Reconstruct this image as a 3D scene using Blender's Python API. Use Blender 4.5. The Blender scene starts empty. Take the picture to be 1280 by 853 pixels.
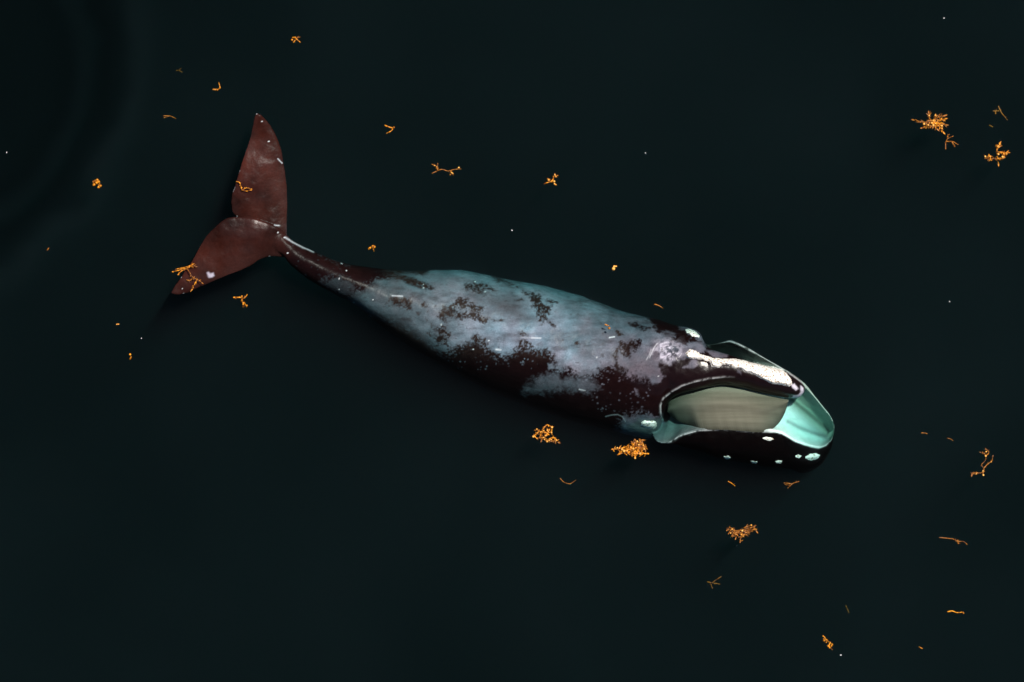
import bpy, bmesh, math, random
import numpy as np
from mathutils import Vector
from mathutils.bvhtree import BVHTree

random.seed(7)
rng = np.random.RandomState(7)
sc = bpy.context.scene
COL = sc.collection
R = math.radians

# ------------------------------------------------------------------ camera, sky, sun, exposure
CAM_H, PPM = 150.0, 57.0                     # aircraft height (m), photograph pixels per metre at the sea surface
cam_d = bpy.data.cameras.new('camera')
cam = bpy.data.objects.new('camera', cam_d)
COL.objects.link(cam)
cam.location = (0, 0, CAM_H)
cam_d.sensor_width = 36.0
cam_d.lens = 36.0 * CAM_H / (1280 / PPM)
cam_d.clip_start, cam_d.clip_end = 1.0, 20000.0
sc.camera = cam

SUN_EL, SUN_AZ = R(66), R(40)                # azimuth clockwise from +Y (top of the picture)
w = bpy.data.worlds.new('World')
sc.world = w
w.use_nodes = True
nt = w.node_tree
bg = nt.nodes['Background']
sky = nt.nodes.new('ShaderNodeTexSky')
sky.sky_type = 'NISHITA'
sky.sun_disc = False
sky.sun_elevation, sky.sun_rotation = SUN_EL, SUN_AZ
nt.links.new(sky.outputs[0], bg.inputs[0])
bg.inputs[1].default_value = 0.05
sd = bpy.data.lights.new('sun', 'SUN')
sd.energy, sd.angle, sd.color = 4.4, R(2.0), (1.0, 0.95, 0.88)
so = bpy.data.objects.new('sun', sd)
COL.objects.link(so)
sdir = Vector((math.sin(SUN_AZ) * math.cos(SUN_EL), math.cos(SUN_AZ) * math.cos(SUN_EL), math.sin(SUN_EL)))
so.rotation_euler = (-sdir).to_track_quat('-Z', 'Y').to_euler()
so.location = (20, 30, 60)
sc.view_settings.view_transform = 'Standard'
sc.view_settings.look = 'None'
sc.view_settings.gamma = 1.0
sc.view_settings.exposure = 0.6
sc.cycles.volume_step_rate = 0.2
sc.cycles.use_denoising = True
sc.cycles.volume_bounces = 2
sc.cycles.max_bounces = 8
sc.cycles.caustics_reflective = False
sc.cycles.caustics_refractive = False


# ------------------------------------------------------------------ helpers
def P(px, py, z=0.0):
    """photograph pixel at height z -> world point"""
    k = (CAM_H - z) / CAM_H / PPM
    return np.array(((px - 640.0) * k, (426.5 - py) * k, z))


def to_px(v):
    """world points n x 3 -> photograph pixels n x 2 (for placing skin markings on the whale)"""
    k = CAM_H / (CAM_H - v[:, 2]) * PPM
    return np.stack((640.0 + v[:, 0] * k, 426.5 - v[:, 1] * k), 1)


def mesh_obj(name, verts, faces, m=None, parent=None, smooth=True):
    me = bpy.data.meshes.new(name)
    me.from_pydata([tuple(map(float, v)) for v in verts], [], faces)
    me.update()
    if smooth:
        me.polygons.foreach_set('use_smooth', [True] * len(me.polygons))
    o = bpy.data.objects.new(name, me)
    COL.objects.link(o)
    if m:
        me.materials.append(m)
    if parent:
        o.parent = parent
    return o


def tag(o, label=None, cat=None, group=None, kind=None):
    if label: o['label'] = label
    if cat: o['category'] = cat
    if group: o['group'] = group
    if kind: o['kind'] = kind
    return o


def pchip(xs, ys, x):
    xs, ys, x = np.asarray(xs, float), np.asarray(ys, float), np.asarray(x, float)
    h = np.diff(xs)
    d = np.diff(ys) / h
    m = np.zeros_like(ys)
    m[0], m[-1] = d[0], d[-1]
    for i in range(1, len(xs) - 1):
        if d[i - 1] * d[i] > 0:
            w1, w2 = 2 * h[i] + h[i - 1], h[i] + 2 * h[i - 1]
            m[i] = (w1 + w2) / (w1 / d[i - 1] + w2 / d[i])
    k = np.clip(np.searchsorted(xs, x) - 1, 0, len(xs) - 2)
    t = np.clip((x - xs[k]) / h[k], 0, 1)
    h00, h10 = 2 * t**3 - 3 * t**2 + 1, t**3 - 2 * t**2 + t
    h01, h11 = -2 * t**3 + 3 * t**2, t**3 - t**2
    return h00 * ys[k] + h10 * h[k] * m[k] + h01 * ys[k + 1] + h11 * h[k] * m[k + 1]


def resample(pts, n, power=1.0):
    """n points along a polyline (any dimension), evenly by length, smoothed through the corners"""
    pts = np.asarray(pts, float)
    L = np.r_[0, np.cumsum(np.linalg.norm(np.diff(pts[:, :2], axis=0), axis=1))]
    t = np.linspace(0, 1, n) ** power * L[-1]
    return np.stack([pchip(L, pts[:, k], t) for k in range(pts.shape[1])], 1)


def hash3(ix, iy, iz, seed):
    n = (ix * 374761393 + iy * 668265263 + iz * 2147483647 + seed * 1274126177).astype(np.int64) & 0xffffffff
    n = ((n ^ (n >> 13)) * 1274126177) & 0xffffffff
    n = ((n ^ (n >> 16)) * 2246822519) & 0xffffffff
    return ((n ^ (n >> 15)) & 0xffff) / 65535.0


def vnoise(p, seed=0):
    i = np.floor(p).astype(np.int64)
    f = p - i
    f = f * f * (3 - 2 * f)
    out = 0
    for a in (0, 1):
        for b in (0, 1):
            for c in (0, 1):
                wgt = (f[:, 0] if a else 1 - f[:, 0]) * (f[:, 1] if b else 1 - f[:, 1]) * (f[:, 2] if c else 1 - f[:, 2])
                out = out + wgt * hash3(i[:, 0] + a, i[:, 1] + b, i[:, 2] + c, seed)
    return out


def fbm(p, scale, octaves=4, seed=0):
    out, amp, tot = 0, 1.0, 0
    q = p * scale
    for o in range(octaves):
        out = out + amp * vnoise(q + 17.3 * o, seed + o)
        tot += amp
        amp *= 0.55
        q = q * 2.03
    return out / tot                                     # 0..1, about 0.5


def sdist(pt, poly):
    """signed distance in px to a closed polygon, positive inside"""
    poly = np.asarray(poly, float)
    a, b = poly, np.roll(poly, -1, 0)
    d2 = np.full(len(pt), 1e18)
    ins = np.zeros(len(pt), bool)
    for (ax, ay), (bx, by) in zip(a, b):
        ex, ey = bx - ax, by - ay
        wx, wy = pt[:, 0] - ax, pt[:, 1] - ay
        t = np.clip((wx * ex + wy * ey) / max(ex * ex + ey * ey, 1e-9), 0, 1)
        d2 = np.minimum(d2, (wx - ex * t)**2 + (wy - ey * t)**2)
        c = (ay > pt[:, 1]) != (by > pt[:, 1])
        with np.errstate(divide='ignore', invalid='ignore'):
            xi = ax + (pt[:, 1] - ay) * ex / (ey if abs(ey) > 1e-9 else 1e-9)
        ins ^= c & (pt[:, 0] < xi)
    d = np.sqrt(d2)
    return np.where(ins, d, -d)


def ldist(pt, line):
    line = np.asarray(line, float)
    d2 = np.full(len(pt), 1e18)
    for (ax, ay), (bx, by) in zip(line[:-1], line[1:]):
        ex, ey = bx - ax, by - ay
        wx, wy = pt[:, 0] - ax, pt[:, 1] - ay
        t = np.clip((wx * ex + wy * ey) / max(ex * ex + ey * ey, 1e-9), 0, 1)
        d2 = np.minimum(d2, (wx - ex * t)**2 + (wy - ey * t)**2)
    return np.sqrt(d2)


def sstep(lo, hi, x):
    t = np.clip((x - lo) / (hi - lo), 0, 1)
    return t * t * (3 - 2 * t)


# ------------------------------------------------------------------ materials
def new_mat(name):
    m = bpy.data.materials.new(name)
    m.use_nodes = True
    return m, m.node_tree, m.node_tree.nodes['Principled BSDF']


def wet_only_above(nt, bsdf, top=0.5):
    """gloss where the surface stands out of the sea (z > 0); under water skin and water match in index"""
    geo = nt.nodes.new('ShaderNodeNewGeometry')
    sep = nt.nodes.new('ShaderNodeSeparateXYZ')
    mp = nt.nodes.new('ShaderNodeMapRange')
    mp.inputs['From Min'].default_value = -0.01
    mp.inputs['From Max'].default_value = 0.015
    mp.inputs['To Min'].default_value = 0.03
    mp.inputs['To Max'].default_value = top
    nt.links.new(geo.outputs['Position'], sep.inputs[0])
    nt.links.new(sep.outputs['Z'], mp.inputs['Value'])
    nt.links.new(mp.outputs[0], bsdf.inputs['Specular IOR Level'])


def bump(nt, bsdf, scale, strength, dist, detail=4):
    tc = nt.nodes.new('ShaderNodeTexCoord')
    nz = nt.nodes.new('ShaderNodeTexNoise')
    nz.inputs['Scale'].default_value = scale
    nz.inputs['Detail'].default_value = detail
    bp = nt.nodes.new('ShaderNodeBump')
    bp.inputs['Strength'].default_value = strength
    bp.inputs['Distance'].default_value = dist
    nt.links.new(tc.outputs['Object'], nz.inputs['Vector'])
    nt.links.new(nz.outputs['Fac'], bp.inputs['Height'])
    nt.links.new(bp.outputs[0], bsdf.inputs['Normal'])
    return tc, nz


def skin_material():
    m, nt, b = new_mat('whale skin')
    at = nt.nodes.new('ShaderNodeAttribute')
    at.attribute_name = 'pigment'
    tc, nz = bump(nt, b, 9.0, 0.35, 0.02, 6)
    n2 = nt.nodes.new('ShaderNodeTexNoise')
    n2.inputs['Scale'].default_value = 34.0
    n2.inputs['Detail'].default_value = 5.0
    n2.inputs['Roughness'].default_value = 0.65
    nt.links.new(tc.outputs['Object'], n2.inputs['Vector'])
    mp = nt.nodes.new('ShaderNodeMapRange')
    mp.inputs['From Min'].default_value, mp.inputs['From Max'].default_value = 0.3, 0.7
    mp.inputs['To Min'].default_value, mp.inputs['To Max'].default_value = 0.78, 1.2
    nt.links.new(n2.outputs['Fac'], mp.inputs['Value'])
    mx = nt.nodes.new('ShaderNodeVectorMath')
    mx.operation = 'SCALE'
    nt.links.new(at.outputs['Color'], mx.inputs[0])
    nt.links.new(mp.outputs[0], mx.inputs['Scale'])
    nt.links.new(mx.outputs[0], b.inputs['Base Color'])
    b.inputs['Roughness'].default_value = 0.30
    wet_only_above(nt, b, 0.16)
    return m


def ramp_material(name, c0, c1, scale, rough, spec, bump_s=0.5, lo=0.35, hi=0.65, dist=0.02):
    m, nt, b = new_mat(name)
    tc, nz = bump(nt, b, scale, bump_s, dist)
    cr = nt.nodes.new('ShaderNodeValToRGB')
    cr.color_ramp.elements[0].position, cr.color_ramp.elements[1].position = lo, hi
    cr.color_ramp.elements[0].color = (*c0, 1)
    cr.color_ramp.elements[1].color = (*c1, 1)
    nt.links.new(nz.outputs['Fac'], cr.inputs[0])
    nt.links.new(cr.outputs[0], b.inputs['Base Color'])
    b.inputs['Roughness'].default_value = rough
    b.inputs['Specular IOR Level'].default_value = spec
    return m


def water_material():
    m = bpy.data.materials.new('sea water')
    m.use_nodes = True
    nt = m.node_tree
    nt.nodes.clear()
    out = nt.nodes.new('ShaderNodeOutputMaterial')
    ab = nt.nodes.new('ShaderNodeVolumeAbsorption')
    sa = np.array(WATER_ABS)
    ab.inputs['Density'].default_value = float(sa.max())
    ab.inputs['Color'].default_value = (*(1 - sa / sa.max()), 1)
    vs = nt.nodes.new('ShaderNodeVolumeScatter')
    ss = np.array(WATER_SCA)
    vs.inputs['Density'].default_value = float(ss.max())
    vs.inputs['Color'].default_value = (*(ss / ss.max()), 1)
    vs.inputs['Anisotropy'].default_value = WATER_G
    ad = nt.nodes.new('ShaderNodeAddShader')
    nt.links.new(ab.outputs[0], ad.inputs[0])
    nt.links.new(vs.outputs[0], ad.inputs[1])
    nt.links.new(ad.outputs[0], out.inputs['Volume'])
    return m


WATER_ABS = (0.75, 0.27, 0.29)
WATER_SCA = (0.125, 0.082, 0.098)
MURK_SCA = (0.195, 0.046, 0.057)
WATER_G, MURK_G = 0.92, 0.55

# ------------------------------------------------------------------ the sea: clear dark water over a deep dark bed
S, D = 3000.0, 16.0
bed = mesh_obj('deep_water', [(-S, -S, -D + 0.5), (S, -S, -D + 0.5), (S, S, -D + 0.5), (-S, S, -D + 0.5)], [(0, 1, 2, 3)],
               ramp_material('deep sea', (0.004, 0.012, 0.014), (0.006, 0.016, 0.018), 0.2, 0.9, 0.0))
tag(bed, kind='structure')
V = [(x, y, z) for z in (-D, 0.0) for x, y in ((-S - 5, -S - 5), (S + 5, -S - 5), (S + 5, S + 5), (-S - 5, S + 5))]
water = mesh_obj('water', V, [(3, 2, 1, 0), (4, 5, 6, 7), (0, 1, 5, 4), (1, 2, 6, 5), (2, 3, 7, 6), (3, 0, 4, 7)], water_material(), smooth=False)
tag(water, kind='structure')

# cloudy water near the surface: added volume, its density rings imitate sky reflection on the waves
def added_murk_material():
    m = bpy.data.materials.new('added cloudy water')
    m.use_nodes = True
    nt = m.node_tree
    nt.nodes.clear()
    L = nt.links.new
    out = nt.nodes.new('ShaderNodeOutputMaterial')
    vs = nt.nodes.new('ShaderNodeVolumeScatter')
    ss = np.array(MURK_SCA)
    vs.inputs['Color'].default_value = (*(ss / ss.max()), 1)
    vs.inputs['Anisotropy'].default_value = MURK_G
    tc = nt.nodes.new('ShaderNodeTexCoord')
    c = P(-120, 75)
    flat = nt.nodes.new('ShaderNodeVectorMath'); flat.operation = 'MULTIPLY'
    flat.inputs[1].default_value = (1, 1, 0)
    L(tc.outputs['Object'], flat.inputs[0])
    ds = nt.nodes.new('ShaderNodeVectorMath'); ds.operation = 'DISTANCE'
    ds.inputs[1].default_value = (float(c[0]), float(c[1]), 0)
    nz = nt.nodes.new('ShaderNodeTexNoise')
    nz.inputs['Scale'].default_value, nz.inputs['Detail'].default_value = 0.35, 2.0
    L(flat.outputs[0], nz.inputs['Vector'])
    L(flat.outputs[0], ds.inputs[0])
    ad = nt.nodes.new('ShaderNodeMath'); ad.operation = 'MULTIPLY_ADD'
    ad.inputs[1].default_value, ad.inputs[2].default_value = 2.2, -1.1
    L(nz.outputs['Fac'], ad.inputs[0])
    sm = nt.nodes.new('ShaderNodeMath'); sm.operation = 'ADD'
    L(ds.outputs['Value'], sm.inputs[0]); L(ad.outputs[0], sm.inputs[1])
    mr = nt.nodes.new('ShaderNodeMapRange')
    mr.inputs['From Max'].default_value = 10.0
    L(sm.outputs[0], mr.inputs['Value'])
    cr = nt.nodes.new('ShaderNodeValToRGB')
    cr.color_ramp.interpolation = 'EASE'
    e = cr.color_ramp.elements
    e[0].position, e[0].color = 0.26, (0.34, 0.34, 0.34, 1)
    e[1].position, e[1].color = 1.0, (0.85, 0.85, 0.85, 1)
    for pos, v in ((0.33, 0.26), (0.385, 0.50), (0.43, 0.22), (0.46, 0.34), (0.515, 0.95), (0.57, 0.66), (0.75, 0.70)):
        k = e.new(pos); k.color = (v, v, v, 1)
    L(mr.outputs[0], cr.inputs[0])
    n2 = nt.nodes.new('ShaderNodeTexNoise')
    n2.inputs['Scale'].default_value, n2.inputs['Detail'].default_value = 0.16, 3.0
    L(flat.outputs[0], n2.inputs['Vector'])
    m2 = nt.nodes.new('ShaderNodeMapRange')
    m2.inputs['From Min'].default_value, m2.inputs['From Max'].default_value = 0.3, 0.7
    m2.inputs['To Min'].default_value, m2.inputs['To Max'].default_value = 0.75, 1.3
    L(n2.outputs['Fac'], m2.inputs['Value'])
    ln = nt.nodes.new('ShaderNodeVectorMath'); ln.operation = 'LENGTH'
    L(flat.outputs[0], ln.inputs[0])
    fd_ = nt.nodes.new('ShaderNodeMapRange')
    fd_.inputs['From Min'].default_value, fd_.inputs['From Max'].default_value = 16.0, 28.0
    fd_.inputs['To Min'].default_value, fd_.inputs['To Max'].default_value = float(ss.max()), 0.0
    L(ln.outputs['Value'], fd_.inputs['Value'])
    p1 = nt.nodes.new('ShaderNodeMath'); p1.operation = 'MULTIPLY'
    p2 = nt.nodes.new('ShaderNodeMath'); p2.operation = 'MULTIPLY'
    L(cr.outputs[0], p1.inputs[0]); L(m2.outputs[0], p1.inputs[1])
    L(p1.outputs[0], p2.inputs[0]); L(fd_.outputs[0], p2.inputs[1])
    L(p2.outputs[0], vs.inputs['Density'])
    L(vs.outputs[0], out.inputs['Volume'])
    return m


V = [(x, y, z) for z in (-5.0, -0.8) for x, y in ((-29, -29), (29, -29), (29, 29), (-29, 29))]
murk = mesh_obj('added_cloudy_water', V, [(3, 2, 1, 0), (4, 5, 6, 7), (0, 1, 5, 4), (1, 2, 6, 5), (2, 3, 7, 6), (3, 0, 4, 7)], added_murk_material(), smooth=False)
tag(murk, kind='stuff')

# ------------------------------------------------------------------ the whale
whale = bpy.data.objects.new('whale', None)
COL.objects.link(whale)
tag(whale, 'mottled grey and black whale swimming with its mouth open at the surface', 'whale')

# trunk: silhouette top and bottom (px), height of the back, depth of the flank line and tilt of the section
TX = [316, 330, 342, 352, 360, 380, 400, 420, 440, 462, 484, 515, 540, 574, 608, 640, 680, 703, 728, 753, 778, 800, 818, 830, 838, 847, 857, 868, 876, 880, 884, 895, 910, 930, 960, 979, 990, 1000, 1006]
TOP = [279, 281, 284, 288, 296, 308, 318, 326, 331, 334.5, 337.5, 339, 338, 338, 344, 350, 357.5, 364, 371, 380, 389, 394, 398, 402, 405, 407.5, 409.5, 412.5, 418, 426, 433, 438.5, 443, 449.5, 457, 463, 468, 476, 484]
BX = [316, 330, 342, 352, 362, 380, 400, 420, 441, 463, 480, 500, 530, 560, 600, 640, 680, 720, 760, 800, 812, 820, 825, 828.5, 832, 835.5, 841, 852, 866, 890, 904, 930, 953, 970, 986, 998, 1006]
BOT = [290, 305, 313, 318, 330, 345, 358, 369, 380, 397, 410, 424, 444, 461, 483, 500, 515, 528, 538, 547, 548, 543, 534, 524, 512, 503, 497, 491.5, 488, 483.5, 482.6, 486.5, 492.5, 496, 498.5, 498, 490]
ZX = [316, 335, 352, 380, 420, 460, 500, 560, 640, 720, 780, 815, 830, 845, 870, 900, 940, 970, 990, 1006]
ZT = [-0.11, -0.06, -0.045, -0.05, -0.05, -0.06, -0.10, -0.10, -0.07, -0.03, 0.02, 0.10, 0.14, 0.17, 0.2, 0.22, 0.24, 0.24, 0.2, 0.02]      # back
ZC = [-0.16, -0.16, -0.18, -0.35, -0.55, -0.75, -0.95, -1.15, -1.30, -1.28, -1.18, -1.12, -0.85, -0.6, -0.42, -0.36, -0.32, -0.28, -0.22, -0.1]  # flank line
ZB = [-0.22, -0.3, -0.40, -0.75, -1.1, -1.5, -1.9, -2.3, -2.6, -2.6, -2.5, -2.2, -1.7, -1.2, -0.8, -0.7, -0.65, -0.55, -0.45, -0.25]  # belly
TL = [0.0, 0.0, 0.0, 0.0, 0.03, 0.03, 0.05, 0.06, 0.06, 0.06, 0.06, 0.12, 0.0, -0.22, -0.25, -0.05, 0.0, 0, 0, 0]
NX, NA = 320, 72
xs = np.unique(np.r_[np.linspace(316, 1005.5, 252), np.linspace(810, 890, 80)])


def lerp_px(xs_px, ys_px, z):
    return ys_px


def trunk():
    top, bot = pchip(TX, TOP, xs), pchip(BX, BOT, xs)
    zt, zc, zb, tl = (pchip(ZX, v, xs) for v in (ZT, ZC, ZB, TL))
    verts, faces = [], []
    ang = np.linspace(0, 2 * math.pi, NA, endpoint=False)
    for i, x in enumerate(xs):
        c, a = (top[i] + bot[i]) / 2, max((bot[i] - top[i]) / 2, 0.4)
        head = sstep(840, 900, np.array([x]))[0]
        for t in ang:
            ct, st = math.cos(t), math.sin(t)
            if st >= 0:
                e = 1.0 - 0.12 * head
                z = zc[i] + (zt[i] - zc[i]) * (st ** e)
            else:
                z = zc[i] + (zb[i] - zc[i]) * (-st)
            z += tl[i] * ct
            # ridge of the upper jaw sits a little above the middle of the picture silhouette
            yy = c - a * ct - head * st * 0.12 * a
            verts.append(P(x, yy, z))
    n = len(xs)
    for i in range(n - 1):
        for j in range(NA):
            k = (j + 1) % NA
            faces.append((i * NA + j, i * NA + k, (i + 1) * NA + k, (i + 1) * NA + j))
    faces.append(tuple(range(NA))[::-1])
    faces.append(tuple((n - 1) * NA + j for j in range(NA)))
    return verts, faces


# lower jaw: the two lip edges from the corner of the mouth to the chin (px, px, z)
LIP_R = [(815, 546, -0.70), (819, 551, -0.50), (827, 554, -0.38), (835, 554, -0.32), (841, 551, -0.27), (848, 546, -0.22), (856, 543, -0.18), (872, 538.5, -0.10), (887, 537.7, -0.06),
         (905, 537.3, -0.06), (930, 539, -0.09), (944, 540.3, -0.10), (959, 540, -0.13), (970, 541, -0.18), (977, 542.5, -0.22), (984, 546.5, -0.30), (994, 552.5, -0.42),
         (1005, 556.5, -0.52), (1014, 559, -0.58), (1024, 561, -0.60), (1033, 557.5, -0.58), (1040, 549, -0.55), (1042.5, 540, -0.52)]
LIP_L = [(852, 425, -0.75), (868, 428, -0.6), (885, 430, -0.5), (904, 427, -0.42), (912, 425.5, -0.36), (923, 429, -0.28), (944, 440, -0.2), (960, 449, -0.16), (977, 459, -0.14), (991, 468.6, -0.14),
         (1005, 479, -0.18), (1014, 489, -0.24), (1029, 507.5, -0.38), (1038, 519, -0.46), (1042, 528, -0.5), (1043, 535, -0.52), (1042.8, 539, -0.52)]


def jaw():
    n = 110
    Rr, Ll = resample(LIP_R, n), resample(LIP_L, n)
    verts, faces = [], []
    NI, NO = 40, 44
    for i in range(n):
        s = i / (n - 1)
        l, r = Ll[i], Rr[i]
        taper = min(1.0, (1 - s) / 0.22)
        taper = math.sqrt(max(taper * (2 - taper), 0.0))
        depth = (0.56 - 0.04 * (1 - s)) * taper + 0.03
        c = (l[:2] + r[:2]) / 2
        hv = (r[:2] - l[:2]) / 2
        ln = max(np.linalg.norm(hv), 1e-6)
        th = min(0.05 * PPM, ln * 0.4)
        ring = []
        inner = hv * (1 - th / ln)
        for j in range(NI + 1):
            u = -1 + 2 * j / NI
            q = c + inner * u
            z = l[2] + (r[2] - l[2]) * (u + 1) / 2 - depth * (1 - abs(u)**(5 if u > 0 else 5 - 3.5 * s))
            # folds of the inner lip
            z += 0.05 * taper * math.sin(3.2 * u + 1.0) * math.exp(-((u - 0.05) / 0.35)**2)
            ring.append(P(q[0], q[1], z))
        B = pchip([0, 0.08, 0.16, 0.35, 0.6, 0.75, 0.85, 0.93, 1.0], [0, 8, 42, 74, 78, 68, 46, 20, 0], [s])[0]
        Dk = (1.5 - 0.5 * s) * (0.35 + 0.65 * taper)
        for j in range(NO + 1):
            f = math.pi * (j / NO)
            cf, sf = math.cos(f), math.sin(f)
            near = (1 + cf) / 2                             # 1 on the near lip, 0 on the far one
            q = c + hv * cf + np.array((0.10, 1.0)) * B * 1.1 * sf * near**0.6
            z = l[2] + (r[2] - l[2]) * near - Dk * sf**(0.9 + 1.4 * near)
            ring.append(P(q[0], q[1], z))
        verts += ring
    m = NI + NO + 2
    for i in range(n - 1):
        for j in range(m):
            k = (j + 1) % m
            faces.append((i * m + k, i * m + j, (i + 1) * m + j, (i + 1) * m + k))
    faces.append(tuple(range(m)))
    faces.append(tuple((n - 1) * m + j for j in range(m))[::-1])
    return verts, faces


# tail flukes: trailing and leading edges from the root to the tip (px, px, z)
UP_T = [(338, 294, -0.20), (315, 282, -0.17), (297, 272, -0.12), (290, 264, -0.08), (289, 250, -0.05), (293.5, 232, -0.03), (299, 215, -0.03), (305, 195, -0.05), (311, 175, -0.07), (315.5, 158, -0.05), (318, 147, -0.02), (320, 142, 0.0)]
UP_L = [(362, 300, -0.20), (359, 291, -0.20), (359.5, 276, -0.20), (360, 258, -0.20), (359.5, 240, -0.18), (357, 215, -0.15), (351, 186, -0.13), (344, 167, -0.10), (335.5, 153, -0.06), (327, 144.5, -0.02), (323, 142, 0.0)]
LO_T = [(362, 296, -0.16), (346, 284, -0.06), (330, 276.5, -0.03), (313, 272.5, -0.02), (298, 271, -0.02), (285, 272.6, -0.02), (269.5, 283, -0.03), (257, 296, -0.04), (248, 310, -0.05), (240, 325, -0.05), (231, 338, -0.05), (224, 350, -0.05), (216.6, 360, -0.03), (213.6, 365, -0.02)]
LO_L = [(372, 332, -0.42), (354, 322, -0.28), (341, 321, -0.18), (327.6, 324, -0.15), (314.7, 332, -0.13), (295, 341, -0.11), (269.5, 350.6, -0.09), (250, 359, -0.07), (231, 367, -0.05), (219, 369, -0.03), (214.5, 367.5, -0.02)]


def lobe(T, L, th0):
    n, na = 90, 36
    A, Bq = resample(T, n), resample(L, n)
    verts, faces = [], []
    for i in range(n):
        s = i / (n - 1)
        th = th0 * (1 - s) ** 0.7 * float(sstep(-0.05, 0.16, np.array(s))) + 0.014
        for j in range(na):
            f = 2 * math.pi * j / na
            u = (1 - math.cos(f)) / 2
            q = A[i] + (Bq[i] - A[i]) * u
            prof = math.sqrt(max(u * (1 - u), 0)) * 2 * (1.0 - 0.25 * abs(u - 0.62))
            z = q[2] + (1 if math.sin(f) >= 0 else -1) * th * prof * (0.55 if math.sin(f) >= 0 else 1.0)
            verts.append(P(q[0], q[1], z))
    for i in range(n - 1):
        for j in range(na):
            k = (j + 1) % na
            faces.append((i * na + j, i * na + k, (i + 1) * na + k, (i + 1) * na + j))
    faces.append(tuple(range(na))[::-1])
    faces.append(tuple((n - 1) * na + j for j in range(na)))
    return verts, faces


bm = bmesh.new()
for verts, faces in (trunk(), jaw(), lobe(UP_T, UP_L, 0.13), lobe(LO_T, LO_L, 0.15)):
    vs = [bm.verts.new(tuple(v)) for v in verts]
    for f in faces:
        try:
            bm.faces.new([vs[k] for k in f])
        except ValueError:
            pass
bmesh.ops.recalc_face_normals(bm, faces=bm.faces)
me = bpy.data.meshes.new('body_raw')
bm.to_mesh(me)
bm.free()
body = bpy.data.objects.new('body', me)
COL.objects.link(body)
md = body.modifiers.new('union', 'REMESH')
md.mode = 'VOXEL'
md.voxel_size = 0.019
md.use_smooth_shade = True
sm = body.modifiers.new('soften', 'SMOOTH')
sm.factor, sm.iterations = 0.5, 3
dg = bpy.context.evaluated_depsgraph_get()
final = bpy.data.meshes.new_from_object(body.evaluated_get(dg))
body.modifiers.clear()
body.data = final
final.name = 'body'
bpy.data.meshes.remove(me)
body.parent = whale
final.polygons.foreach_set('use_smooth', [True] * len(final.polygons))

nv = len(final.vertices)
co = np.empty(nv * 3)
final.vertices.foreach_get('co', co)
co = co.reshape(-1, 3)
nrm = np.empty(nv * 3)
final.vertices.foreach_get('normal', nrm)
nrm = nrm.reshape(-1, 3)

# --- low relief of the skin: blowhole ridges, the fold above the mouth, general unevenness
px = to_px(co)
up = np.clip(nrm[:, 2], 0, 1)
rel = (fbm(co, 1.6, 3, 5) - 0.5) * 0.05
rel += (fbm(co, 7.0, 3, 9) - 0.5) * 0.012
hole = [[(829, 434), (834, 432), (841, 431.5), (848, 433)], [(829, 447), (833, 445), (839, 441.5), (846, 439.5)]]
for h in hole:
    d = ldist(px, h)
    rel += (0.035 * np.exp(-((d - 3.5) / 2.2)**2) - 0.07 * np.exp(-(d / 1.2)**2)) * up
blow = np.exp(-(((px[:, 0] - 834) / 14)**2 + ((px[:, 1] - 440) / 11)**2))
rel += blow * up * (0.05 + 0.26 * (fbm(co, 6.0, 3, 33) - 0.5))
FOLD = [(828, 525), (825.5, 515), (825.5, 507), (829, 498), (838, 490), (852, 482), (866, 477.5), (888, 473), (904, 471), (918, 471.5)]
fd = ldist(px, FOLD)
rel += 0.02 * np.exp(-(fd / 1.6)**2) * sstep(-0.6, -0.2, co[:, 2])
co2 = co + nrm * rel[:, None]
final.vertices.foreach_set('co', co2.ravel())
final.update()

# --- pigment: the whale's own grey sloughing skin over black-brown skin, plus painted shade and glints
GREY, DARK = np.array((0.128, 0.140, 0.168)), np.array((0.0066, 0.0024, 0.0026))
BROWN = np.array((0.034, 0.0100, 0.0079))
n_big, n_mid, n_fine, n_tiny = fbm(co, 2.2, 4, 1), fbm(co, 6.5, 4, 2), fbm(co, 17.0, 3, 3), fbm(co, 27.0, 2, 4)
# streaks run along the body
strk = fbm(co * np.array((0.45, 2.2, 1.0)), 5.0, 4, 11)


def patch(poly, soft=2.0, amp=7.0, noise=None):
    n = n_fine * 0.45 + n_mid * 0.3 + n_tiny * 0.25 if noise is None else noise
    soft = soft + 0.7
    return sstep(-soft, soft, sdist(px, poly) + (n - 0.5) * 5.2 * amp)


X, Y = px[:, 0], px[:, 1]
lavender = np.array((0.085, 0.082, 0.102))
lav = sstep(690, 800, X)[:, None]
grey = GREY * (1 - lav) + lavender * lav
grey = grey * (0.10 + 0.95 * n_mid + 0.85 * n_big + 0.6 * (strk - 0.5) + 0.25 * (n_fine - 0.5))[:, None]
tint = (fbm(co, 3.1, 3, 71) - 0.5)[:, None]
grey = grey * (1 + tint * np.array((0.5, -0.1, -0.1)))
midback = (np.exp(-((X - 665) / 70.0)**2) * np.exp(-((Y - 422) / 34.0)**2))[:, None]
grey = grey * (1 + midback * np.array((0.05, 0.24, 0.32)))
tail_shade = sstep(615, 470, X)[:, None]                                # body shading painted into the grey: tail third darker
grey = grey * (1 - tail_shade * np.array((0.62, 0.52, 0.54)))
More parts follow.
